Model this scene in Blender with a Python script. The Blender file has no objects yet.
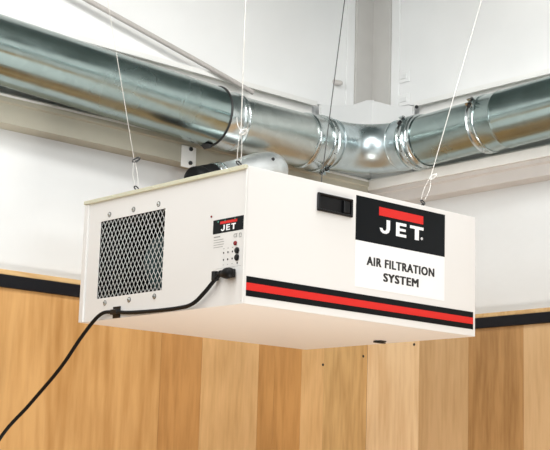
import bpy, bmesh, math, random
from mathutils import Vector, Matrix
random.seed(7)
C = bpy.context.scene.collection
PI = math.pi
Z0 = 2.0            # height of the cleaner's underside above the workshop floor; coordinates below are relative to it
ORG = {}            # world origin of every object built here

# ---------------------------------------------------------------- materials
def mat(name, col, rough=.5, metal=0., noise=None, bump=None, emit=None, coat=0., spec=.5):
    m = bpy.data.materials.new(name); m.use_nodes = True
    nt = m.node_tree; b = nt.nodes['Principled BSDF']
    b.inputs['Base Color'].default_value = (*col, 1)
    b.inputs['Roughness'].default_value = rough
    b.inputs['Metallic'].default_value = metal
    b.inputs['Coat Weight'].default_value = coat
    b.inputs['Specular IOR Level'].default_value = spec
    if emit:
        b.inputs['Emission Color'].default_value = (*col, 1); b.inputs['Emission Strength'].default_value = emit
    tc = nt.nodes.new('ShaderNodeTexCoord')
    if noise:
        sc, amt = noise
        n = nt.nodes.new('ShaderNodeTexNoise'); n.inputs['Scale'].default_value = sc; n.inputs['Detail'].default_value = 4
        nt.links.new(tc.outputs['Object'], n.inputs['Vector'])
        r = nt.nodes.new('ShaderNodeValToRGB')
        r.color_ramp.elements[0].position = .3; r.color_ramp.elements[1].position = .7
        r.color_ramp.elements[0].color = (*[c*(1-amt) for c in col], 1)
        r.color_ramp.elements[1].color = (*[min(1, c*(1+amt*.5)) for c in col], 1)
        nt.links.new(n.outputs['Fac'], r.inputs['Fac']); nt.links.new(r.outputs['Color'], b.inputs['Base Color'])
    if bump:
        sc, st, dist = bump
        n = nt.nodes.new('ShaderNodeTexNoise'); n.inputs['Scale'].default_value = sc; n.inputs['Detail'].default_value = 3
        nt.links.new(tc.outputs['Object'], n.inputs['Vector'])
        bp = nt.nodes.new('ShaderNodeBump'); bp.inputs['Strength'].default_value = st; bp.inputs['Distance'].default_value = dist
        nt.links.new(n.outputs['Fac'], bp.inputs['Height']); nt.links.new(bp.outputs['Normal'], b.inputs['Normal'])
    return m

def galvanised(name, tint=(.35, .43, .42), rough=.2, dent=.003):
    m = bpy.data.materials.new(name); m.use_nodes = True
    nt = m.node_tree; N = nt.nodes.new; L = nt.links.new; b = nt.nodes['Principled BSDF']
    b.inputs['Metallic'].default_value = 1
    tc = N('ShaderNodeTexCoord')
    v = N('ShaderNodeTexVoronoi'); v.inputs['Scale'].default_value = 45; L(tc.outputs['Object'], v.inputs['Vector'])
    bw = N('ShaderNodeRGBToBW'); L(v.outputs['Color'], bw.inputs['Color'])
    r = N('ShaderNodeValToRGB')
    r.color_ramp.elements[0].color = (*[c*.93 for c in tint], 1); r.color_ramp.elements[1].color = (*[min(1, c*1.06) for c in tint], 1)
    L(bw.outputs['Val'], r.inputs['Fac'])
    st = N('ShaderNodeTexNoise'); st.inputs['Scale'].default_value = 5; st.inputs['Detail'].default_value = 5
    L(tc.outputs['Object'], st.inputs['Vector'])
    mr = N('ShaderNodeMapRange'); mr.inputs['From Min'].default_value = .35; mr.inputs['From Max'].default_value = .7
    mr.inputs['To Min'].default_value = rough*.8; mr.inputs['To Max'].default_value = rough*1.5
    L(st.outputs['Fac'], mr.inputs['Value']); L(mr.outputs['Result'], b.inputs['Roughness'])
    L(r.outputs['Color'], b.inputs['Base Color'])
    n2 = N('ShaderNodeTexNoise'); n2.inputs['Scale'].default_value = 7; n2.inputs['Detail'].default_value = 2
    L(tc.outputs['Object'], n2.inputs['Vector'])
    bp = N('ShaderNodeBump'); bp.inputs['Strength'].default_value = .6; bp.inputs['Distance'].default_value = dent
    L(n2.outputs['Fac'], bp.inputs['Height']); L(bp.outputs['Normal'], b.inputs['Normal'])
    return m

def wood(name, c1, c2, scale=1., axis=2):
    m = bpy.data.materials.new(name); m.use_nodes = True
    nt = m.node_tree; N = nt.nodes.new; L = nt.links.new; b = nt.nodes['Principled BSDF']
    b.inputs['Roughness'].default_value = .42
    tc = N('ShaderNodeTexCoord'); mp = N('ShaderNodeMapping')
    s = [9*scale]*3; s[axis] = .9*scale; mp.inputs['Scale'].default_value = s
    mp.inputs['Location'].default_value = (random.random()*9, random.random()*9, random.random()*9)
    L(tc.outputs['Object'], mp.inputs['Vector'])
    n = N('ShaderNodeTexNoise'); n.inputs['Scale'].default_value = 1.4; n.inputs['Detail'].default_value = 3; n.inputs['Distortion'].default_value = .4
    L(mp.outputs['Vector'], n.inputs['Vector'])
    mul = N('ShaderNodeMath'); mul.operation = 'MULTIPLY'; mul.inputs[1].default_value = 9
    L(n.outputs['Fac'], mul.inputs[0])
    fr = N('ShaderNodeMath'); fr.operation = 'PINGPONG'; fr.inputs[1].default_value = 1; L(mul.outputs[0], fr.inputs[0])
    n3 = N('ShaderNodeTexNoise'); n3.inputs['Scale'].default_value = 14; n3.inputs['Detail'].default_value = 5
    L(mp.outputs['Vector'], n3.inputs['Vector'])
    ad = N('ShaderNodeMath'); ad.operation = 'MULTIPLY_ADD'; ad.inputs[1].default_value = .45
    L(fr.outputs[0], ad.inputs[0]); L(n3.outputs['Fac'], ad.inputs[2])
    r = N('ShaderNodeValToRGB'); r.color_ramp.elements[0].position = .3; r.color_ramp.elements[1].position = .95
    r.color_ramp.elements[0].color = (*c1, 1); r.color_ramp.elements[1].color = (*c2, 1)
    L(ad.outputs[0], r.inputs['Fac']); L(r.outputs['Color'], b.inputs['Base Color'])
    return m

M = {}
M['cream']   = mat('cream_powder_coat', (.765, .757, .742), .45, spec=.35, bump=(260, .06, .002))
M['ceil'] = mat('dark_workshop_ceiling', (.16, .20, .20), .8)
M['cream_front'] = M['cream']
M['lip']     = mat('shade_tinted_edge', (.60, .59, .45), .45)  # shading of the top flange put into a darker beige
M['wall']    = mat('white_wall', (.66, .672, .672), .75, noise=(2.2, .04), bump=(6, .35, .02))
M['wallup']  = mat('brightened_white_panel', (.93, .93, .92), .6, noise=(3, .05))  # whiter than the wall below, standing in for light missing up high
M['girt']    = mat('beige_steel_girt', (.58, .54, .51), .5, noise=(5, .10))
M['girtL'] = mat('olive_beige_girt', (.47, .445, .36), .5, noise=(5, .10))
M['girtwhite'] = mat('white_steel_girt', (.90, .89, .86), .5, noise=(4, .08))
M['column']  = mat('grey_column_paint', (.62, .60, .57), .55, noise=(6, .08))
M['cover']   = mat('white_cover_board', (.86, .86, .85), .7, bump=(8, .3, .02))
M['black']   = mat('black_plastic', (.004, .004, .005), .33, spec=.3)
M['rubber']  = mat('black_rubber', (.004, .004, .0045), .5, spec=.2)
M['trimblk'] = mat('black_trim', (.005, .006, .009), .4, spec=.25)
M['lblk']    = mat('black_label', (.005, .0065, .008), .3, spec=.12)
M['lwhite']  = mat('white_vinyl', (.88, .89, .90), .3)
M['red']     = mat('red_vinyl', (.66, .022, .018), .35, spec=.25)
M['ink']     = mat('black_ink', (.01, .01, .012), .4)
M['greyink'] = mat('grey_ink', (.30, .30, .29), .5)
M['greenink'] = mat('green_ink', (.05, .25, .18), .5)
M['dark']    = mat('dark_cavity', (.004, .005, .006), .7, spec=.2)
M['filter']  = mat('teal_filter_cloth', (.015, .05, .055), .8, noise=(30, .5))
M['mesh']    = mat('expanded_metal', (.74, .76, .75), .4, .2)
M['zinc']    = mat('zinc_screw', (.50, .51, .50), .3, 1.)
M['steel']   = mat('cable_steel', (.75, .74, .71), .35, .6)
M['cablewhite'] = mat('pale_cable', (.66, .64, .60), .4, .2)
M['cabledark'] = mat('dark_cable', (.09, .09, .09), .4, .6)
M['darksteel'] = mat('dark_steel', (.035, .035, .035), .4, .5)
M['galv']    = galvanised('galvanised_duct')
M['galv2']   = galvanised('galvanised_duct_dented', (.52, .56, .54), rough=.26, dent=.008)
M['branch'] = galvanised('galvanised_branch', (.80, .82, .82), .42, .012)
M['clamp']   = galvanised('galvanised_clamp', (.58, .63, .63), .2, .002)
M['elbow']   = galvanised('galvanised_elbow', (.56, .64, .66), .27, .002)
M['woodfloor'] = wood('oak_floor', (.24, .17, .11), (.34, .25, .17), 1., 0)
M['ledred']  = mat('dark_red_lamp', (.22, .01, .015), .25)

# ---------------------------------------------------------------- object helpers
def props(o, label=None, cat=None, group=None, kind=None):
    if label: o['label'] = label
    if cat: o['category'] = cat
    if group: o['group'] = group
    if kind: o['kind'] = kind

def thing(name, base, label, cat, group=None):
    o = bpy.data.objects.new(name, None); C.objects.link(o); o.empty_display_size = .05
    w = Vector(base) + Vector((0, 0, Z0)); o.location = w; ORG[o.name] = w
    props(o, label, cat, group); return o

def obj(name, bm, m, parent=None, smooth=False, label=None, cat=None, group=None, kind=None):
    bmesh.ops.recalc_face_normals(bm, faces=bm.faces)
    for v in bm.verts: v.co.z += Z0
    if parent is None:
        xs = [v.co for v in bm.verts]
        org = Vector(((min(c.x for c in xs)+max(c.x for c in xs))/2, (min(c.y for c in xs)+max(c.y for c in xs))/2, min(c.z for c in xs)))
        base = Vector((0, 0, 0))
    else:
        base = ORG[parent.name]
        xs = [v.co for v in bm.verts]
        org = Vector([(min(c[i] for c in xs)+max(c[i] for c in xs))/2 for i in range(3)])
    for v in bm.verts: v.co -= org
    me = bpy.data.meshes.new(name); bm.to_mesh(me); bm.free()
    me.materials.append(M[m] if isinstance(m, str) else m)
    if smooth:
        me.polygons.foreach_set('use_smooth', [True]*len(me.polygons))
        try: me.set_sharp_from_angle(angle=math.radians(38))
        except Exception: pass
    o = bpy.data.objects.new(name, me); C.objects.link(o)
    o.parent = parent; o.location = org - base; ORG[o.name] = org
    props(o, label, cat, group, kind); return o

def BM(): return bmesh.new()

def box(bm, a, b, bev=0.):
    x0, x1 = sorted((a[0], b[0])); y0, y1 = sorted((a[1], b[1])); z0, z1 = sorted((a[2], b[2]))
    t = bmesh.new()
    bmesh.ops.create_cube(t, size=1, matrix=Matrix.Translation(((x0+x1)/2, (y0+y1)/2, (z0+z1)/2)) @ Matrix.Diagonal((x1-x0, y1-y0, z1-z0, 1)))
    if bev: bmesh.ops.bevel(t, geom=t.edges[:], offset=bev, segments=2, profile=.5, affect='EDGES')
    merge(bm, t); return bm

def merge(bm, t):
    me = bpy.data.meshes.new('tmp'); t.to_mesh(me); t.free(); bm.from_mesh(me); bpy.data.meshes.remove(me)

def frame_for(d):
    d = Vector(d).normalized(); a = Vector((0, 0, 1)) if abs(d.z) < .9 else Vector((1, 0, 0))
    u = d.cross(a).normalized(); v = u.cross(d).normalized(); return d, u, v

def revolve(bm, p0, d, prof, seg=64, closed=False):
    """prof: (distance along d, radius) pairs swept round the axis through p0"""
    d, u, v = frame_for(d); p0 = Vector(p0); rings = []
    for s, r in prof:
        c = p0 + d*s
        if r < 1e-6: rings.append([bm.verts.new(c)])
        else: rings.append([bm.verts.new(c + (u*math.cos(2*PI*i/seg) + v*math.sin(2*PI*i/seg))*r) for i in range(seg)])
    pairs = list(zip(rings, rings[1:])) + ([(rings[-1], rings[0])] if closed else [])
    for A, B in pairs:
        for i in range(seg):
            j = (i+1) % seg
            if len(A) == 1 and len(B) == 1: continue
            if len(A) == 1: bm.faces.new((A[0], B[j], B[i]))
            elif len(B) == 1: bm.faces.new((A[i], A[j], B[0]))
            else: bm.faces.new((A[i], A[j], B[j], B[i]))
    return bm

def smooth_path(P, k=8):
    P = [Vector(p) for p in P]; Q = [2*P[0]-P[1]] + P + [2*P[-1]-P[-2]]; out = []
    for i in range(1, len(Q)-2):
        a, b, c, d = Q[i-1:i+3]
        for j in range(k):
            t = j/k
            out.append(.5*((2*b) + (c-a)*t + (2*a-5*b+4*c-d)*t*t + (3*b-a-3*c+d)*t**3))
    out.append(P[-1]); return out

def tube(bm, P, r, seg=12, caps=True):
    P = [Vector(p) for p in P]; d, u, v = frame_for(P[1]-P[0]); rings = []
    for i, p in enumerate(P):
        t = ((P[i+1] if i+1 < len(P) else p) - (P[i-1] if i else p)).normalized()
        u = (u - t*u.dot(t)).normalized(); v = t.cross(u)
        rr = r(i/(len(P)-1)) if callable(r) else r
        rings.append([bm.verts.new(p + (u*math.cos(2*PI*k/seg) + v*math.sin(2*PI*k/seg))*rr) for k in range(seg)])
    for A, B in zip(rings, rings[1:]):
        for i in range(seg): bm.faces.new((A[i], A[(i+1) % seg], B[(i+1) % seg], B[i]))
    if caps: bm.faces.new(rings[0][::-1]); bm.faces.new(rings[-1])
    return bm

def prism(bm, poly, origin, ax, ay, depth):
    """polygon in (ax, ay) pushed by the depth vector"""
    o = Vector(origin); ax = Vector(ax); ay = Vector(ay); dp = Vector(depth)
    A = [bm.verts.new(o + ax*p[0] + ay*p[1]) for p in poly]; B = [bm.verts.new(v.co + dp) for v in A]
    n = len(poly); bm.faces.new(A[::-1]); bm.faces.new(B)
    for i in range(n): bm.faces.new((A[i], A[(i+1) % n], B[(i+1) % n], B[i]))
    return bm

def text(name, s, m, parent, origin, ax, nrm, width, height, bold=0., label=None, gap=1.0):
    """lettering fitted to width x height, lower left corner at origin, running along ax, facing nrm"""
    cu = bpy.data.curves.new(name, 'FONT'); cu.body = s; cu.size = 1; cu.extrude = .02; cu.space_character = gap; cu.resolution_u = 3
    t = bpy.data.objects.new('tmp', cu); C.objects.link(t); bpy.context.view_layer.update()
    dg = bpy.context.evaluated_depsgraph_get(); me = bpy.data.meshes.new_from_object(t.evaluated_get(dg))
    bpy.data.objects.remove(t); bm = bmesh.new(); bm.from_mesh(me); bpy.data.meshes.remove(me)
    x0 = min(v.co.x for v in bm.verts); x1 = max(v.co.x for v in bm.verts); y0 = min(v.co.y for v in bm.verts); y1 = max(v.co.y for v in bm.verts)
    ax = Vector(ax); nrm = Vector(nrm); o = Vector(origin)
    if bold:
        base = bm.copy(); base_me = bpy.data.meshes.new('tmp'); base.to_mesh(base_me); base.free()
        for k, (sx, sy) in enumerate(((-1, -.4), (-.5, .4), (.5, -.4), (1, .4), (-1, .4), (1, -.4))):
            n0 = len(bm.verts); bm.from_mesh(base_me); bm.verts.ensure_lookup_table()
            for v in bm.verts[n0:]: v.co.x += sx*bold; v.co.y += sy*bold; v.co.z += .004*(k+1)
        bpy.data.meshes.remove(base_me)
        x0 -= bold; x1 += bold
    for v in bm.verts:
        q = v.co.copy()
        v.co = o + ax*((q.x-x0)/(x1-x0)*width) + Vector((0, 0, 1))*((q.y-y0)/(y1-y0)*height) + nrm*(.0003+q.z*.002 if q.z > 0 else -.0001)
    return obj(name, bm, m, parent, label=label)

# ================================================================ the setting
XB, YW = 1.36, .96            # right wall plane, left wall plane (they meet in the corner)
XM, YM = -4.2, -5.0
FL, CE = -Z0, 1.42
bm = BM(); box(bm, (XM-.1, YM-.1, FL-.1), (XB+.1, YW+.1, FL)); obj('floor', bm, 'woodfloor', kind='structure')
bm = BM(); box(bm, (XM-.1, YM-.1, CE), (XB+.1, YW+.1, CE+.1)); obj('ceiling', bm, 'ceil', kind='structure')
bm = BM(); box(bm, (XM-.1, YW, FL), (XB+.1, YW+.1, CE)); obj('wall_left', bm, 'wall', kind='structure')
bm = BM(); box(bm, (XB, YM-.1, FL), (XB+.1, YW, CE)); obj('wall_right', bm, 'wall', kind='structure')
M['farwall'] = mat('grey_green_far_wall', (.09, .14, .13), .7, noise=(2, .15))
bm = BM(); box(bm, (XM-.1, YM-.1, FL), (XM, YW, CE)); obj('wall_back', bm, 'farwall', kind='structure')
bm = BM(); box(bm, (XM, YM-.1, FL), (XB, YM, CE)); obj('wall_front', bm, 'farwall', kind='structure')

# wood panelling below the black rail, one board after another
tn = [0]
def trim(bm, m, **k):
    tn[0] += 1; return obj('trim_%d' % tn[0], bm, m, kind='structure', **k)
WT = .112
woods = {
 'oakA': wood('oak_veneer_warm', (.42, .21, .062), (.62, .36, .14), .45),
 'oakB': wood('oak_veneer_orange', (.38, .185, .055), (.52, .27, .09), .8),
 'oakC': wood('oak_veneer_pale', (.54, .32, .13), (.68, .43, .20), .8),
 'oakD': wood('oak_veneer_brown', (.42, .25, .095), (.58, .37, .16), .8),
 'maple': wood('maple_veneer', (.70, .47, .25), (.86, .64, .39), .7),
 'birch': wood('birch_veneer', (.48, .30, .14), (.60, .40, .21), .7),
 'walnut': wood('brown_veneer', (.28, .145, .05), (.44, .25, .10), .8)}
TH = .018
edgesA = [(-4.2, -3.2, 'oakC'), (-3.2, -2.2, 'oakB'), (-2.2, -1.2, 'oakA'), (-1.2, -.42, 'oakC'), (-.42, .497, 'oakA'), (.497, .648, 'oakB'),
          (.648, .870, 'oakC'), (.870, .935, 'oakB'), (.935, 1.049, 'oakB'), (1.049, 1.146, 'oakC'), (1.146, 1.342, 'oakD')]
for a, b, w in edgesA:
    bm = BM(); box(bm, (a+.0002, YW-TH, FL), (b-.0002, YW-.0005, WT), .0005); trim(bm, woods[w])
edgesB = [(.942, .7133, 'maple'), (.7133, .5117, 'birch'), (.5117, .30, 'walnut'), (.30, -.2, 'birch'), (-.2, -.9, 'oakA'), (-.9, -1.9, 'oakC'), (-1.9, -3.2, 'oakB'), (-3.2, -5., 'oakA')]
for a, b, w in edgesB:
    bm = BM(); box(bm, (XB-TH, a-.0002, FL), (XB-.0005, b+.0002, WT), .0005); trim(bm, woods[w])
# black rail and thin light wood cap on it
bm = BM(); box(bm, (XM, YW-.026, .112), (XB-.0262, YW-.0005, .146), .002); trim(bm, 'trimblk', label='black rail on the left wall')
bm = BM(); box(bm, (XB-.026, YM, .106), (XB-.0005, YW-.0005, .138), .002); trim(bm, 'trimblk', label='black rail on the right wall')
M['cap'] = wood('pine_cap', (.46, .27, .11), (.62, .42, .20), 1.2, 0)
bm = BM(); box(bm, (XM, YW-.022, .1462), (XB-.0222, YW-.0005, .160), .001); trim(bm, 'cap')
bm = BM(); box(bm, (XB-.022, YM, .1382), (XB-.0005, YW-.0005, .151), .001); trim(bm, 'cap')
# sheets added above the ducts, extra white to offset the weak light there
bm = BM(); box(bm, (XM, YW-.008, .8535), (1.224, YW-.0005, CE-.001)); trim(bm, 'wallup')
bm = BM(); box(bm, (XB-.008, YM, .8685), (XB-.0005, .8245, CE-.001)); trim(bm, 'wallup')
# nail heads in the boards
for c, d in (((1.1407, YW-TH-.001, .0014), (0, -1, 0)), ((1.322, YW-TH-.001, .0437), (0, -1, 0)), ((XB-TH-.001, .7354, .0726), (-1, 0, 0))):
    bm = BM(); revolve(bm, Vector(c)-Vector(d)*.002, d, [(0, 0), (0, .0045), (.002, .0042), (.0028, .0024), (.0028, 0)], 14)
    o = obj('nail_head', bm, 'darksteel', smooth=True, cat='nail')
    o['label'] = {1.1407: 'dark nail head low on the brown board left of the room corner', 1.322: 'dark nail head close beside the room corner line, left wall'}.get(c[0], 'dark nail head high on the pale board right of the room corner')

# lower steel girt: formed face with a pale top flange, on both walls
def girt(prof, run, m, where):
    bm = BM()
    if where == 'left': prism(bm, prof, (run[0], YW, 0), (0, -1, 0), (0, 0, 1), (run[1]-run[0], 0, 0))
    else: prism(bm, prof, (XB, run[0], 0), (-1, 0, 0), (0, 0, 1), (0, run[1]-run[0], 0))
    return trim(bm, m)
lowL = [(0.0005, .543), (.050, .547), (.050, .600), (.056, .604), (.056, .617), (0.0005, .617)]
girt(lowL, (XM, XB-.062), 'girtL', 'left')
girt([(.0005, .6175), (.055, .6175), (.055, .624), (.048, .630), (.0005, .632)], (XM, XB-.066), 'girtwhite', 'left')
lowR = [(0.0005, .535), (.050, .538), (.050, .572), (.056, .577), (.056, .590), (0.0005, .590)]
girt(lowR, (YW-.0005, YM), 'girt', 'right')
girt([(.0005, .5905), (.064, .5905), (.064, .622), (.058, .628), (.0005, .640)], (YW-.0005, YM), 'girtwhite', 'right')
# upper girts: white C channels that stop short of the corner
def channel(z0, z1, d, t=.006, lip=.016):
    return [(.0005, z0), (d, z0), (d, z0+lip), (d-t, z0+lip), (d-t, z0+t), (.0005+t, z0+t), (.0005+t, z1-t), (d-t, z1-t), (d-t, z1-lip), (d, z1-lip), (d, z1), (.0005, z1)]
girt(channel(.784, .853, .032), (XM, 1.075), 'girtwhite', 'left')
girt(channel(.800, .868, .032), (.735, YM), 'girtwhite', 'right')
# diagonal brace strap crossing behind the duct
bm = BM(); tube(bm, [(-2.04, YW-.041, CE+.01), (.55, YW-.041, .874), (.79, YW-.041, .820)], .008, 8); trim(bm, 'girt')
# corner column and its cover boards
bm = BM(); prism(bm, [(1.262, YW-.0005), (1.262, YW-.02), (XB-.02, YW-.02), (XB-.02, .862), (XB-.0005, .862), (XB-.0005, YW-.0005)], (0, 0, .66), (1, 0, 0), (0, 1, 0), (0, 0, CE-.66-.001)); trim(bm, 'column')
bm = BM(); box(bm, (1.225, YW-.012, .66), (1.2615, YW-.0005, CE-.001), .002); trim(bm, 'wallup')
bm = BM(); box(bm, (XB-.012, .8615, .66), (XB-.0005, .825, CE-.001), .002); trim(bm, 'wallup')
bm = BM(); prism(bm, [(1.09, .635), (1.09, .845), (1.17, .858), (1.24, .876), (1.30, .905), (1.334, .912), (1.334, .635)], (0, YW-.024, 0), (1, 0, 0), (0, 0, 1), (0, -.012, 0)); trim(bm, 'cover')
bm = BM(); prism(bm, [(.936, .635), (.936, .912), (.88, .892), (.82, .868), (.74, .855), (.74, .635)], (XB-.024, 0, 0), (0, 1, 0), (0, 0, 1), (-.012, 0, 0)); trim(bm, 'cover')
# bolted plate lapping the lower girt, and slotted bolt plates on the right wall
t = thing('splice_plate', (.54, YW-.05, .53), 'narrow pale bolted splice plate on the beige girt under the left duct', 'bracket')
bm = BM(); box(bm, (.512, YW-.0545, .533), (.566, YW-.0505, .598), .001); obj('plate', bm, 'girtwhite', t)
for z in (.590, .548):
    bm = BM(); revolve(bm, (.544, YW-.0545, z), (0, -1, 0), [(0, 0), (0, .0065), (.005, .0065), (.006, .005), (.006, 0)], 6); obj('bolt', bm, 'darksteel', t)
for z, lab in ((.972, 'upper of the two pale slotted plates on the right wall beside the corner column'), (.892, 'lower of the two pale slotted plates on the right wall beside the corner column')):
    t = thing('slotted_plate', (XB-.01, .80, z-.02), lab, 'bracket', 'slotted plates by the column')
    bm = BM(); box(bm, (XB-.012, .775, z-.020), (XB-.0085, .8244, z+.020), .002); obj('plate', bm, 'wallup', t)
    bm = BM(); box(bm, (XB-.016, .786, z-.008), (XB-.012, .814, z+.008), .0015); obj('boss', bm, 'cover', t)
bm = BM(); revolve(bm, (XB-.0320, .722, .848), (-1, 0, 0), [(0, 0), (0, .006), (.004, .006), (.005, 0)], 12)
obj('channel_bolt', bm, 'darksteel', label='dark bolt at the end of the white channel right of the column', cat='bolt')
bm = BM(); revolve(bm, (1.17, YW-.0005, .945), (.5, -1, -.2), [(0, 0), (0, .010), (.03, .009), (.035, .006), (.035, 0)], 12)
obj('wall_stub', bm, 'girt', smooth=True, label='small beige stub on the wall above the elbow', cat='bolt')

# ================================================================ the ducts
def pipe(bm, p0, p1, r, wall=.002, seg=72, beads=()):
    """open thin walled pipe from p0 to p1, with raised beads at the given distances"""
    p0 = Vector(p0); p1 = Vector(p1); L = (p1-p0).length; prof = [(0, r)]
    for b, h, w in sorted(beads):
        for k in range(9):
            s = -1+k/4; prof.append((b+s*w, r+h*math.cos(s*PI/2)**1.3 if abs(s) < 1 else r))
    prof += [(L, r), (L, r-wall), (0, r-wall)]
    return revolve(bm, p0, p1-p0, prof, seg, closed=True)
def ringbead(bm, p, d, R, r, seg=72):
    return revolve(bm, p, d, [(r*math.cos(2*PI*k/10), R+r*math.sin(2*PI*k/10)) for k in range(10)], seg, closed=True)
YD = .84
# long left section, slightly larger and tilted, ending in an open rim over the next section
Lp = lambda x: Vector((x, YD, .682-.0467*(x-.6)))
t = thing('round_duct', (-.9, YD, Lp(-.9).z-.091), 'long galvanised duct at upper left with a dark open rim', 'duct')
bm = BM(); pipe(bm, Lp(-4.19), Lp(.57), .0905, .003, beads=[(4.79-.9, .0015, .006)]); obj('pipe', bm, 'galv', t, True)
dA = (Lp(.606)-Lp(0)).normalized()
bm = BM(); ringbead(bm, Lp(.57), dA, .0905, .0036); obj('rim', bm, 'darksteel', t, True, label='dark end rim of the left duct')
bm = BM(); prism(bm, [(-.012, 0), (.012, 0), (.002, -.011), (-.003, -.008)], Lp(.55)+Vector((0, -.02, -.0915)), (1, 0, 0), (0, 0, 1), (0, .03, 0)); obj('latch', bm, 'darksteel', t)  # dark wedge painting the shaded gap below the rim, no real fitting
# middle section
t = thing('round_duct', (.8, YD, .595), 'middle galvanised duct length between dark rim and elbow', 'duct')
bm = BM(); pipe(bm, (.54, YD, .681), (.985, YD, .681), .083, .002); obj('pipe', bm, 'galv2', t, True)
bm = BM(); pipe(bm, (.572, YD, .681), (.645, YD, .681), .0855, .003, beads=[(.058, .003, .005), (.074, .0025, .004)]); obj('collar', bm, 'clamp', t, True)
bm = BM(); pipe(bm, (.925, YD, .681), (.987, YD, .681), .086, .003, beads=[(.01, .0025, .006)]); obj('collar', bm, 'clamp', t, True)
# elbow
RE = .155
t = thing('duct_elbow', (1.16, .76, .61), 'smooth galvanised elbow turning the duct in the room corner', 'duct')
bm = BM(); P = [(1.0, YD, .686), (1.05, YD, .690)]
cx, cy = 1.24-RE, YD-RE
for k in range(13):
    a = PI/2*(1-k/12); P.append((cx+RE*math.cos(a), cy+RE*math.sin(a), .692+.006*k/12))
P += [(1.24, .670, .699), (1.24, .650, .698)]
tube(bm, smooth_path(P, 3), lambda s: .0790, 64, False)
obj('bend', bm, 'elbow', t, True)
bm = BM(); ringbead(bm, (1.045, YD, .689), (1, 0, 0), .0798, .003); obj('bead', bm, 'elbow', t, True)
bm = BM(); ringbead(bm, (1.24, .705, .699), (0, 1, 0), .0798, .003); obj('bead', bm, 'elbow', t, True)
# right sections rise slightly towards the camera
Rp = lambda y: Vector((1.24, y, .697+.035*(.66-y)))
dR = (Rp(0)-Rp(1)).normalized()
t = thing('round_duct', (1.24, .5, .61), 'galvanised duct length between the two right-hand clamps', 'duct')
bm = BM(); pipe(bm, Rp(.665), Rp(.345), .080, .002); obj('pipe', bm, 'galv', t, True)
bm = BM(); pipe(bm, Rp(.650), Rp(.600), .084, .003, beads=[(.036, .003, .005)]); obj('collar', bm, 'clamp', t, True)
t = thing('round_duct', (1.24, -.5, .64), 'galvanised duct leaving the photo at the right edge', 'duct')
bm = BM(); pipe(bm, Rp(.350), Rp(-4.98), .087, .002, beads=[(.07, .0015, .005)]); obj('pipe', bm, 'galv', t, True)
# clamps
def clamp(p, d, R, w, lug, label, m='clamp', band=True):
    p = Vector(p); d = Vector(d).normalized()
    t = thing('pipe_clamp', p-Vector((0, 0, R)), label, 'clamp', 'clamps joining the ducts')
    bm = BM(); revolve(bm, p, d, [(-w/2, R-.0005), (-w/2, R+.006), (-w/2+.003, R+.0075), (-w/2+.006, R+.003), (w/2-.006, R+.003), (w/2-.003, R+.0075), (w/2, R+.006), (w/2, R-.0005)], 72, closed=True)
    obj('band', bm, m, t, True)
    u = Vector(lug).normalized(); s = d.cross(u).normalized()
    bm = BM()
    for k in (-1, 1):
        c = p+u*(R+.011)+s*(.009*k)
        M4 = Matrix.Translation(c) @ Matrix((d, u, s)).transposed().to_4x4() @ Matrix.Diagonal((w*.8, .02, .003, 1))
        bmesh.ops.create_cube(bm, size=1, matrix=M4)
    obj('lug', bm, m, t)
    bm = BM(); revolve(bm, p+u*(R+.013)-s*.017, s, [(0, 0), (0, .006), (.005, .006), (.005, .003), (.030, .003), (.030, .006), (.035, .006), (.035, 0)], 10)
    obj('bolt', bm, 'darksteel', t)
    # rivets round the band
    _, a, b = frame_for(d)
    for k in range(12):
        q = 2*PI*k/12; n = a*math.cos(q)+b*math.sin(q); bm = BM()
        revolve(bm, p+n*(R+.0025), n, [(0, 0), (0, .0024), (.0015, .0018), (.002, 0)], 8)
        obj('rivet', bm, 'darksteel', t)
clamp((1.0, YD, .682), (1, 0, 0), .0845, .026, (0, -.35, -1), 'galvanised clamp between middle duct and elbow, bolt underneath')
bm_ = None
clamp(Rp(.640), dR, .0805, .024, (-.75, 0, .6), 'galvanised clamp where the elbow meets the right duct')
clamp(Rp(.352), dR, .0825, .030, (-.8, 0, .5), 'galvanised clamp nearest the right edge of the photo')
# branch pipe dropping from the middle section, black coupling at its end
t = thing('branch_pipe', (.66, .78, .44), 'small dented metal branch pipe with black coupling behind the cleaner top', 'pipe')
b0 = Vector((.525, .765, .474)); b1 = Vector((.84, .775, .570))
dB = (b1-b0).normalized(); LB = (b1-b0).length
prof = [(0, .044), (.03, .045), (.10, .049), (.13, .054), (.17, .058), (.21, .058)]
prof += [(.21+.075*math.sin(k*PI/20), .058*math.cos(k*PI/20)) for k in range(1, 10)]+[(.285, 0)]
bm = BM(); revolve(bm, b0, dB, prof, 48); obj('pipe', bm, 'branch', t, True)
bm = BM(); ringbead(bm, b0, dB, .045, .004); obj('bead', bm, 'clamp', t, True)
bm = BM(); ringbead(bm, b0+dB*.022, dB, .045, .0035); obj('bead', bm, 'clamp', t, True)
bm = BM(); revolve(bm, b0-dB*.085, dB, [(0, 0), (0, .030), (.004, .041), (.012, .0465), (.035, .0465), (.04, .044), (.045, .0465), (.083, .0465), (.083, .04)], 48); obj('coupling', bm, 'rubber', t, True, label='black rubber coupling')
bm = BM(); revolve(bm, b0+dB*.19+Vector((0, -.050, .030)), (0, -1, .5), [(0, 0), (0, .005), (.004, .005), (.006, .003), (.006, 0)], 10); obj('screw', bm, 'darksteel', t)

# ================================================================ the air cleaner
LX, LY, LZ = .7685, .6242, .305
A = thing('air_cleaner', (LX/2, LY/2, 0), 'large cream box-shaped air filtration unit hanging on thin cables', 'air cleaner')
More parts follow.
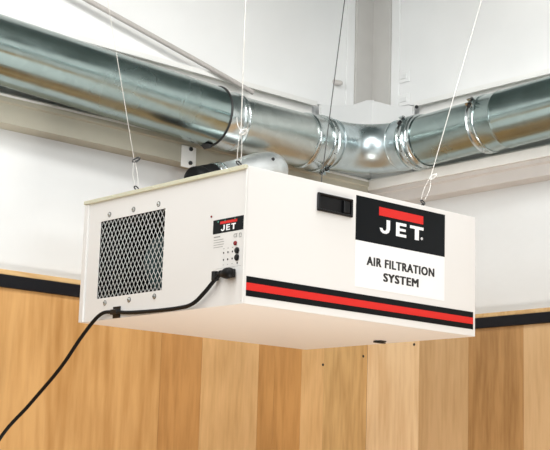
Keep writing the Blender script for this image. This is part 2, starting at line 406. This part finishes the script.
# housing: five closed faces of sheet metal, the end face at x=0 with a cut out for the grille
g0, g1, gz0, gz1 = .2925, .5560, .054, .247     # grille opening in y and z
REC = .004
bm = BM(); T = .0015
box(bm, (REC, 0, 0), (LX, T, LZ), .0012)                 # front
box(bm, (REC, LY-T, 0), (LX, LY, LZ), .0008)             # rear
box(bm, (LX-T, T, 0), (LX, LY-T, LZ), .0008)             # far end
box(bm, (REC, T, LZ-T), (LX-T, LY-T, LZ))                # top
box(bm, (REC, T, 0), (LX-T, LY-T, T))                    # bottom
obj('housing', bm, 'cream', A)
bm = BM()
for a, b in (((0, 0), (g0, LZ-.004)), ((g1, 0), (LY, LZ-.004)), ((g0, 0), (g1, gz0)), ((g0, gz1), (g1, LZ-.004))):
    box(bm, (REC-.0002, a[0]+.0002, a[1]), (REC-.0022, b[0]+.0002, b[1]))
bmesh.ops.remove_doubles(bm, verts=bm.verts, dist=1e-5)
obj('end_panel', bm, 'cream', A)
bm = BM(); box(bm, (REC-.002, -.0005, LZ-.0075), (-.006, LY+.0005, LZ+.0015), .0008); obj('top_flange', bm, 'lip', A, label='folded flange along the upper edge of the grille end, tinted with its shade')
bm = BM(); box(bm, (REC-.002, LY-.016, 0), (-.0025, LY+.0005, LZ-.008), .0008); obj('side_flange', bm, 'cream', A)
bm = BM(); box(bm, (REC-.002, -.0006, 0), (-.0012, .004, LZ-.008), .0006); obj('corner_flange', bm, 'cream', A)
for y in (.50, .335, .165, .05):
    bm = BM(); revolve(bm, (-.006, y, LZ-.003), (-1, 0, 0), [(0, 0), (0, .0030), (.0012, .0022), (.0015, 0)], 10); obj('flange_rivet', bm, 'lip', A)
# inner cavity and filter behind the grille
bm = BM()
def inward(bm, x0, x1, y0, y1, z0, z1):
    box(bm, (x0, y0-.002, z0), (x1, y0, z1)); box(bm, (x0, y1, z0), (x1, y1+.002, z1))
    box(bm, (x0, y0, z0-.002), (x1, y1, z0)); box(bm, (x0, y0, z1), (x1, y1, z1+.002)); box(bm, (x1, y0, z0), (x1+.002, y1, z1))
inward(bm, REC, .20, g0-.004, g1+.004, gz0-.004, gz1+.004); obj('cavity', bm, 'dark', A)
bm = BM(); revolve(bm, (.12, (g0+g1)/2-.01, .145), (-1, 0, 0), [(0, 0), (0, .07), (.03, .07), (.04, .06), (.045, .02), (.05, 0)], 32); obj('motor', bm, 'filter', A, True, label='teal motor behind the mesh')
# expanded metal mesh
bm = BM(); NX, NZ = 17, 8; dy = (g1-g0)/NX; dz = (gz1-gz0)/NZ
def strand(bm, a, b, w=.0010):
    a = Vector(a); b = Vector(b); d = (b-a).normalized(); n = Vector((1, 0, 0)); s = d.cross(n)*w*.5; t_ = n*.0006
    vs = [bm.verts.new(p+q) for p in (a, b) for q in (s+t_, s-t_, -s-t_, -s+t_)]
    for i in range(4): bm.faces.new((vs[i], vs[(i+1) % 4], vs[4+(i+1) % 4], vs[4+i]))
xg = REC+.0012
for i in range(NX):
    for j in range(NZ):
        y = g0+i*dy; z = gz0+j*dz; k = .03*dz
        ym, zm = y+dy/2, z+dz/2
        L_ = [(xg, y, zm-k), (xg, y, zm+k)]; R_ = [(xg, y+dy, zm-k), (xg, y+dy, zm+k)]; B_ = (xg, ym, z+k); T_ = (xg, ym, z+dz-k)
        strand(bm, L_[0], B_); strand(bm, R_[0], B_); strand(bm, L_[1], T_); strand(bm, R_[1], T_)
        strand(bm, L_[0], L_[1], .0016); strand(bm, (xg, ym, z), B_, .0016); strand(bm, T_, (xg, ym, z+dz), .0016)
obj('grille', bm, 'mesh', A, label='silver expanded metal mesh')
def screw(y, z, r=.0056):
    bm = BM(); x = REC-.0022
    revolve(bm, (x, y, z), (-1, 0, 0), [(0, 0), (0, r), (.0008, r), (.001, r*.72), (.003, r*.62), (.0042, r*.35), (.0044, 0)], 20)
    o = obj('screw', bm, 'zinc', A, True)
    bm = BM(); revolve(bm, (x, y, z), (-1, 0, 0), [(0, 0), (0, r+.0010), (.0007, r+.0010), (.0007, 0)], 20); obj('shade_ring', bm, 'darksteel', o)  # dark ring added round the screw head as its shading
    bm = BM(); box(bm, (x-.0041, y-.0022, z-.0004), (x-.0048, y+.0022, z+.0004)); box(bm, (x-.0041, y-.0004, z-.0022), (x-.0048, y+.0004, z+.0022)); obj('cross_slot', bm, 'darksteel', o)
for y in (.5195, .4195, .3198): screw(y, .2605); screw(y, .0413)
XP = REC-.0022     # outside plane of the end panel
# control label
def plate(name, y0, y1, z0, z1, m, parent, dx=.0006, base=XP, label=None):
    bm = BM(); box(bm, (base, y0, z0), (base-dx, y1, z1)); return obj(name, bm, m, parent, label=label)
bm = BM(); box(bm, (XP, .0075, .084), (XP-.0004, .1125, .1630)); lab = obj('control_panel', bm, 'cream', A, label='white control panel sticker')
blk = plate('logo_plate', .0055, .1116, .1632, .1948, 'lblk', A, label='black label with red bar and white JET lettering')
X2 = XP-.0006
plate('red_bar', .0285, .0865, .1835, .1895, 'red', blk, .0003, X2, 'red bar')
for y in (.094, .070, .036): plate('green_mark', y-.002, y+.002, .188, .192, 'greenink', blk, .0003, X2)
def letter(name, poly, m, parent, origin, ax, ay, dp): bm = BM(); prism(bm, poly, origin, ax, ay, dp); return obj(name, bm, m, parent)
Jp = [(0, .36), (.26, .36), (.28, .25), (.42, .19), (.58, .25), (.62, .40), (.62, 1), (.95, 1), (.95, .36), (.85, .12), (.62, 0), (.3, 0), (.08, .12)]
Ep = [(0, 0), (1, 0), (1, .2), (.34, .2), (.34, .41), (.94, .41), (.94, .60), (.34, .60), (.34, .80), (1, .80), (1, 1), (0, 1)]
Tp = [(.36, 0), (.66, 0), (.66, .79), (1, .79), (1, 1), (0, 1), (0, .79), (.36, .79)]
def jet(parent, place, m='lwhite'):
    for n, poly, (a, b) in (('letter_J', Jp, place['J']), ('letter_E', Ep, place['E']), ('letter_T', Tp, place['T'])):
        yield n, poly, a, b
zb, zh = .1675, .0135
for n, poly, a, b in jet(blk, dict(J=(.0836, .0695), E=(.0655, .0525), T=(.0475, .0325))):
    letter('letter', [(p[0]*(a-b), p[1]*zh) for p in poly], 'lwhite', blk, (X2, a, zb), (0, -1, 0), (0, 0, 1), (-.0003, 0, 0))
# fine print lines, CE mark, indicator dots, buttons
for k, (w, z) in enumerate(((.022, .1560), (.034, .1490), (.036, .1435), (.036, .138), (.032, .1325))):
    plate('print_line', .1075-w, .1075, z-(.0013 if k == 0 else .0006), z+(.0013 if k == 0 else .0006), 'greyink', A, .0003, XP-.0004)
text('ce_mark', 'CE', 'greyink', A, (XP-.0005, .0385, .1482), (0, -1, 0), (-1, 0, 0), .0125, .0085, .012)
bm = BM()
for a, b in (((.0195, .1490), (.0195, .1560)), ((.0130, .1490), (.0130, .1560)), ((.0195, .1560), (.0130, .1560)), ((.0205, .1475), (.0115, .1475))):
    strand(bm, (XP-.0005, *a), (XP-.0005, *b), .0012)
obj('waste_bin_mark', bm, 'greyink', A)
def button(y, z, ry, rz, h, m, name):
    bm = BM(); revolve(bm, (XP-.0004, 0, 0), (-1, 0, 0), [(0, 0), (0, 1), (h*.6, 1), (h, .75), (h*1.05, 0)], 24)
    for v in bm.verts: v.co.y = y+v.co.y*ry; v.co.z = z+v.co.z*rz
    obj(name, bm, m, A, True)
button(.0318, .1352, .0056, .0052, .003, 'ledred', 'indicator_lamp')
button(.0243, .1180, .0066, .0072, .005, 'black', 'button'); button(.0241, .1025, .0066, .0072, .005, 'black', 'button')
for y in (.0709, .0563, .0409):
    for z in (.1176, .1020): button(y, z, .0018, .0022, .001, 'ink', 'indicator_dot')
    plate('dot_caption', y-.0022, y+.0022, .1262, .1276, 'greyink', A, .0002, XP-.0004)
    plate('dot_caption', y-.0018, y+.0018, .0900, .0912, 'greyink', A, .0002, XP-.0004)
button(.0236, .0906, .0018, .0020, .0008, 'ink', 'indicator_dot')
plate('rule_line', .012, .097, .0836, .0846, 'greyink', A, .0003)
button(.1191, .2050, .0026, .0026, .0015, 'ledred', 'pilot_rivet')
button(.0035, .0060, .0030, .0030, .0015, 'darksteel', 'corner_rivet')
# inlet socket
bm = BM(); box(bm, (XP, .028, .059), (XP-.005, .052, .078), .0015); sock = obj('inlet_socket', bm, 'black', A)
# cord clip stuck under the grille
bm = BM(); box(bm, (XP, .4515, .0005), (XP-.003, .4805, .0285), .0008); box(bm, (XP-.003, .4515, .0085), (XP-.0125, .4805, .021), .002); obj('cord_clip', bm, 'black', A, label='black adhesive cord clip under the grille')
# ---- long side: latch, big label, stripe
YP = 0.0
def fplate(name, x0, x1, z0, z1, m, parent, dy=.0006, base=0., label=None, bev=0):
    bm = BM(); box(bm, (x0, base, z0), (x1, base-dy, z1), bev); return obj(name, bm, m, parent, label=label)
sq = .0
h0, h1, hz0, hz1 = .2120, .3245, .2365, .2795
bm = BM()
box(bm, (h0, 0, hz0), (h1, -.006, hz0+.006), .002); box(bm, (h0, 0, hz1-.006), (h1, -.006, hz1), .002)
box(bm, (h0, 0, hz0), (h0+.006, -.006, hz1), .002); box(bm, (h1-.005, 0, hz0), (h1, -.006, hz1), .002)
box(bm, (h0+.003, 0, hz0+.003), (h1-.003, -.0012, hz1-.003))
hd = obj('door_latch', bm, 'black', A, label='black recessed door latch')
bm = BM(); box(bm, (.2960, -.001, .2435), (.3150, -.005, .2725), .0015); box(bm, (.2935, -.001, .2435), (.2965, -.0075, .2725), .001); obj('latch_slide', bm, 'black', hd)
lw = fplate('label_sticker', .3400, .6512, .0775, .1870, 'lwhite', A, .0004, label='white sticker half reading AIR FILTRATION SYSTEM')
lb = fplate('logo_label', .3385, .6512, .1870, .2935, 'lblk', A, .0005, label='black label with red bar and white JET lettering')
fplate('red_bar', .4160, .5712, .2570, .2775, 'red', lb, .0003, -.0005, 'red bar')
for n, poly, a, b in jet(lb, dict(J=(.4190, .4560), E=(.4750, .5110), T=(.5240, .5725))):
    letter('letter', [(p[0]*(b-a), p[1]*.0338) for p in poly], 'lwhite', lb, (a, -.0005, .2152), (1, 0, 0), (0, 0, 1), (0, -.0003, 0))
text('registered_mark', '®', 'lwhite', lb, (.5630, -.0006, .2175), (1, 0, 0), (0, -1, 0), .0075, .0075, .01)
text('lettering', 'AIR FILTRATION', 'ink', lw, (.3764, -.0005, .1325), (1, 0, 0), (0, -1, 0), .2370, .0200, .048, gap=1.12)
text('lettering', 'SYSTEM', 'ink', lw, (.4335, -.0005, .1000), (1, 0, 0), (0, -1, 0), .1235, .0195, .048, gap=1.12)
sp = fplate('side_stripe', .0088, .7602, .0172, .0608, 'lblk', A, .0005, label='black stripe with a red band along the long side')
fplate('red_band', .0088, .7602, .0304, .0468, 'red', sp, .0003, -.0005, 'red band')
# dark clip on the underside near the far edge
bm = BM(); box(bm, (.700, .262, -.003), (.722, .290, 0), .001); box(bm, (.690, .270, -.0065), (.728, .280, -.003), .001); obj('underside_clip', bm, 'darksteel', A, label='dark clip under the far edge')
# eye bolts
def eyebolt(p, top):
    p = Vector(p); bm = BM()
    revolve(bm, (p.x, p.y, LZ), (0, 0, 1), [(0, 0), (0, .0075), (.003, .0075), (.003, .0035), (top-.006, .0035), (top-.006, 0)], 12)
    obj('eye_bolt', bm, 'darksteel', A, True)
    c = Vector((p.x, p.y, LZ+top)); bm = BM()
    tube(bm, [c+Vector((.006*math.cos(a*PI/8), .006*math.sin(a*PI/8)*.8, .006*math.sin(a*PI/8))) for a in range(17)], .0018, 8, False)
    obj('eye', bm, 'darksteel', A, True)
    return c
c1 = eyebolt((.022, .4405, 0), .014); c2 = eyebolt((.016, .0475, 0), .014)
c3 = eyebolt((.6105, .0378, 0), .020); c4 = eyebolt((.742, .55, 0), .016)

# ---- the four suspension cables
def cable(top, mid, end, label, mt, r=.0016, hook='darksteel', spread=.006, tail=None):
    top = Vector(top); mid = Vector(mid); end = Vector(end)
    d = top-mid; top2 = mid+d*((CE-mid.z)/d.z)
    t = thing('suspension_cable', end, label, 'cable', 'suspension cables of the air cleaner')
    bm = BM(); tube(bm, [mid, top2], r, 8); obj('wire', bm, mt, t, True)
    bm = BM()
    for s in (-1, 1):
        tube(bm, smooth_path([mid, (mid+end)/2+Vector((s*spread, -s*spread, 0)), end+Vector((s*.003, -s*.003, .004))], 5), r*.75, 6)
    obj('loop', bm, mt, t, True)
    bm = BM(); c = mid+Vector((.004, -.004, -.002))
    tube(bm, [c+Vector((.008*math.cos(a*PI/8)*.75, -.008*math.cos(a*PI/8)*.75, .0045*math.sin(a*PI/8)+.004*math.cos(a*PI/8))) for a in range(17)], .0023, 8, False)
    obj('clip', bm, hook, t, True)
    if tail:
        bm = BM(); tube(bm, smooth_path([mid, mid+Vector(tail)*.5+Vector((-.002, .002, -.002)), mid+Vector(tail)], 5), r*.9, 6); obj('tail', bm, hook, t, True)
cable((-.0443, .44, .5911), (.024, .4597, .3958), c1, 'pale thin cable rising from the far grille corner, left end', 'cablewhite', .0008, spread=.004)
cable((.016, .0441, .5231), (.016, .0441, .3931), c2, 'pale cable rising from the near top corner, nearest the camera', 'cablewhite', .0012, 'steel', .003, (-.007, .008, .032))
cable((.7517, .04, .6873), (.6429, .04, .3977), c3, 'pale slanting cable above the large black label', 'cablewhite', .0009, 'steel', .005)
cable((.7885, .55, .8005), (.7335, .55, .398), c4, 'thin dark cable passing in front of the elbow clamp', 'cabledark', .0014)

# ---- power cord with angled plug
t = thing('power_cord', (-.006, .04, .055), 'black power cord with plug draped across the cleaner grille end', 'cord')
xc = XP-.0125
bm = BM(); revolve(bm, (XP-.014, .022, .0685), (0, 1, -.05), [(0, 0), (.0015, .007), (.005, .0105), (.012, .0122), (.022, .0120), (.030, .0095), (.036, .0065), (.036, 0)], 24); box(bm, (XP-.006, .052, .062), (XP-.020, .066, .076), .004); obj('plug', bm, 'rubber', t, True)
bm = BM(); tube(bm, [(xc, .062, .069), (xc, .076, .068), (xc, .082, .066)], .0042, 12); obj('strain_relief', bm, 'black', t, True)
bm = BM(); box(bm, (xc-.0055, .0775, .0555), (xc+.007, .0905, .0765), .0015); obj('cord_tie', bm, 'black', t)
cy = [(xc, .070, .066), (xc, .084, .057), (xc, .120, .031), (xc, .161, .0095), (xc+.002, .220, .0045), (xc+.005, .332, .006), (XP-.0075, .416, .0095), (XP-.0075, .469, .015), (-.010, .521, .011), (-.012, .588, -.035), (-.012, .657, -.094), (-.012, .712, -.134),
      (-.02, .80, -.200), (-.06, .88, -.30), (-.12, .925, -.50), (-.14, .930, -.9), (-.14, .930, -1.4), (-.14, .925, -1.85), (-.16, .88, -1.994), (-.3, .80, -1.995)]
bm = BM(); tube(bm, smooth_path(cy, 8), .0046, 14); obj('cable', bm, 'rubber', t, True)

# ================================================================ lights
def area(name, loc, target, sx, sy, power, col=(1, 1, 1)):
    l = bpy.data.lights.new(name, 'AREA'); l.shape = 'RECTANGLE'; l.size = sx; l.size_y = sy; l.energy = power; l.color = col
    o = bpy.data.objects.new(name, l); C.objects.link(o); o.location = Vector(loc)+Vector((0, 0, Z0))
    o.rotation_euler = (Vector(target)-Vector(loc)).to_track_quat('-Z', 'Y').to_euler(); return o
area('window_light_front', (-.6, YM+.05, .7), (-.2, 0, .6), 2.6, .8, 72, (.96, .98, 1))
area('window_light_back', (XM+.05, -.6, .7), (0, -.2, .6), 2.2, .8, 46, (.96, .98, 1))
area('ceiling_light', (-.9, -.10, CE-.02), (-.9, -.10, -2), 2.6, .16, 34, (1, .99, .97))
area('ceiling_light', (.42, -1.25, CE-.02), (.42, -1.25, -2), .16, 2.2, 27, (1, .99, .97))
area('work_lamp', (-2.3, -.4, 1.2), (.4, .2, .1), .4, .4, 12, (1, .99, .97))
area('underside_fill', (-.1, -.75, -1.5), (.35, .35, 0), .5, .5, 26, (1, .97, .91))  # unseen fill added below the cleaner, stands in for floor bounce
w = bpy.data.worlds.new('World'); bpy.context.scene.world = w; w.use_nodes = True
w.node_tree.nodes['Background'].inputs[0].default_value = (.8, .85, .9, 1); w.node_tree.nodes['Background'].inputs[1].default_value = .3

# ================================================================ camera
cam = bpy.data.cameras.new('camera'); co = bpy.data.objects.new('camera', cam); C.objects.link(co)
ya, pi_, ro = .8472, .1865, .0306
fwd = Vector((math.cos(pi_)*math.cos(ya), math.cos(pi_)*math.sin(ya), math.sin(pi_)))
right = Vector((math.sin(ya), -math.cos(ya), 0)); up = right.cross(fwd)
R = right*math.cos(ro)+up*math.sin(ro); U = up*math.cos(ro)-right*math.sin(ro)
co.matrix_world = Matrix.Translation((-1.9199, -2.2716, -.3876+Z0)) @ Matrix((R, U, -fwd)).transposed().to_4x4()
cam.sensor_fit = 'HORIZONTAL'; cam.sensor_width = 36; cam.lens = 1391.36*36/550; cam.clip_start = .05
S = bpy.context.scene; S.camera = co
S.view_settings.view_transform = 'Standard'; S.view_settings.look = 'None'; S.view_settings.gamma = 1; S.view_settings.use_curve_mapping = False
S.view_settings.exposure = .1
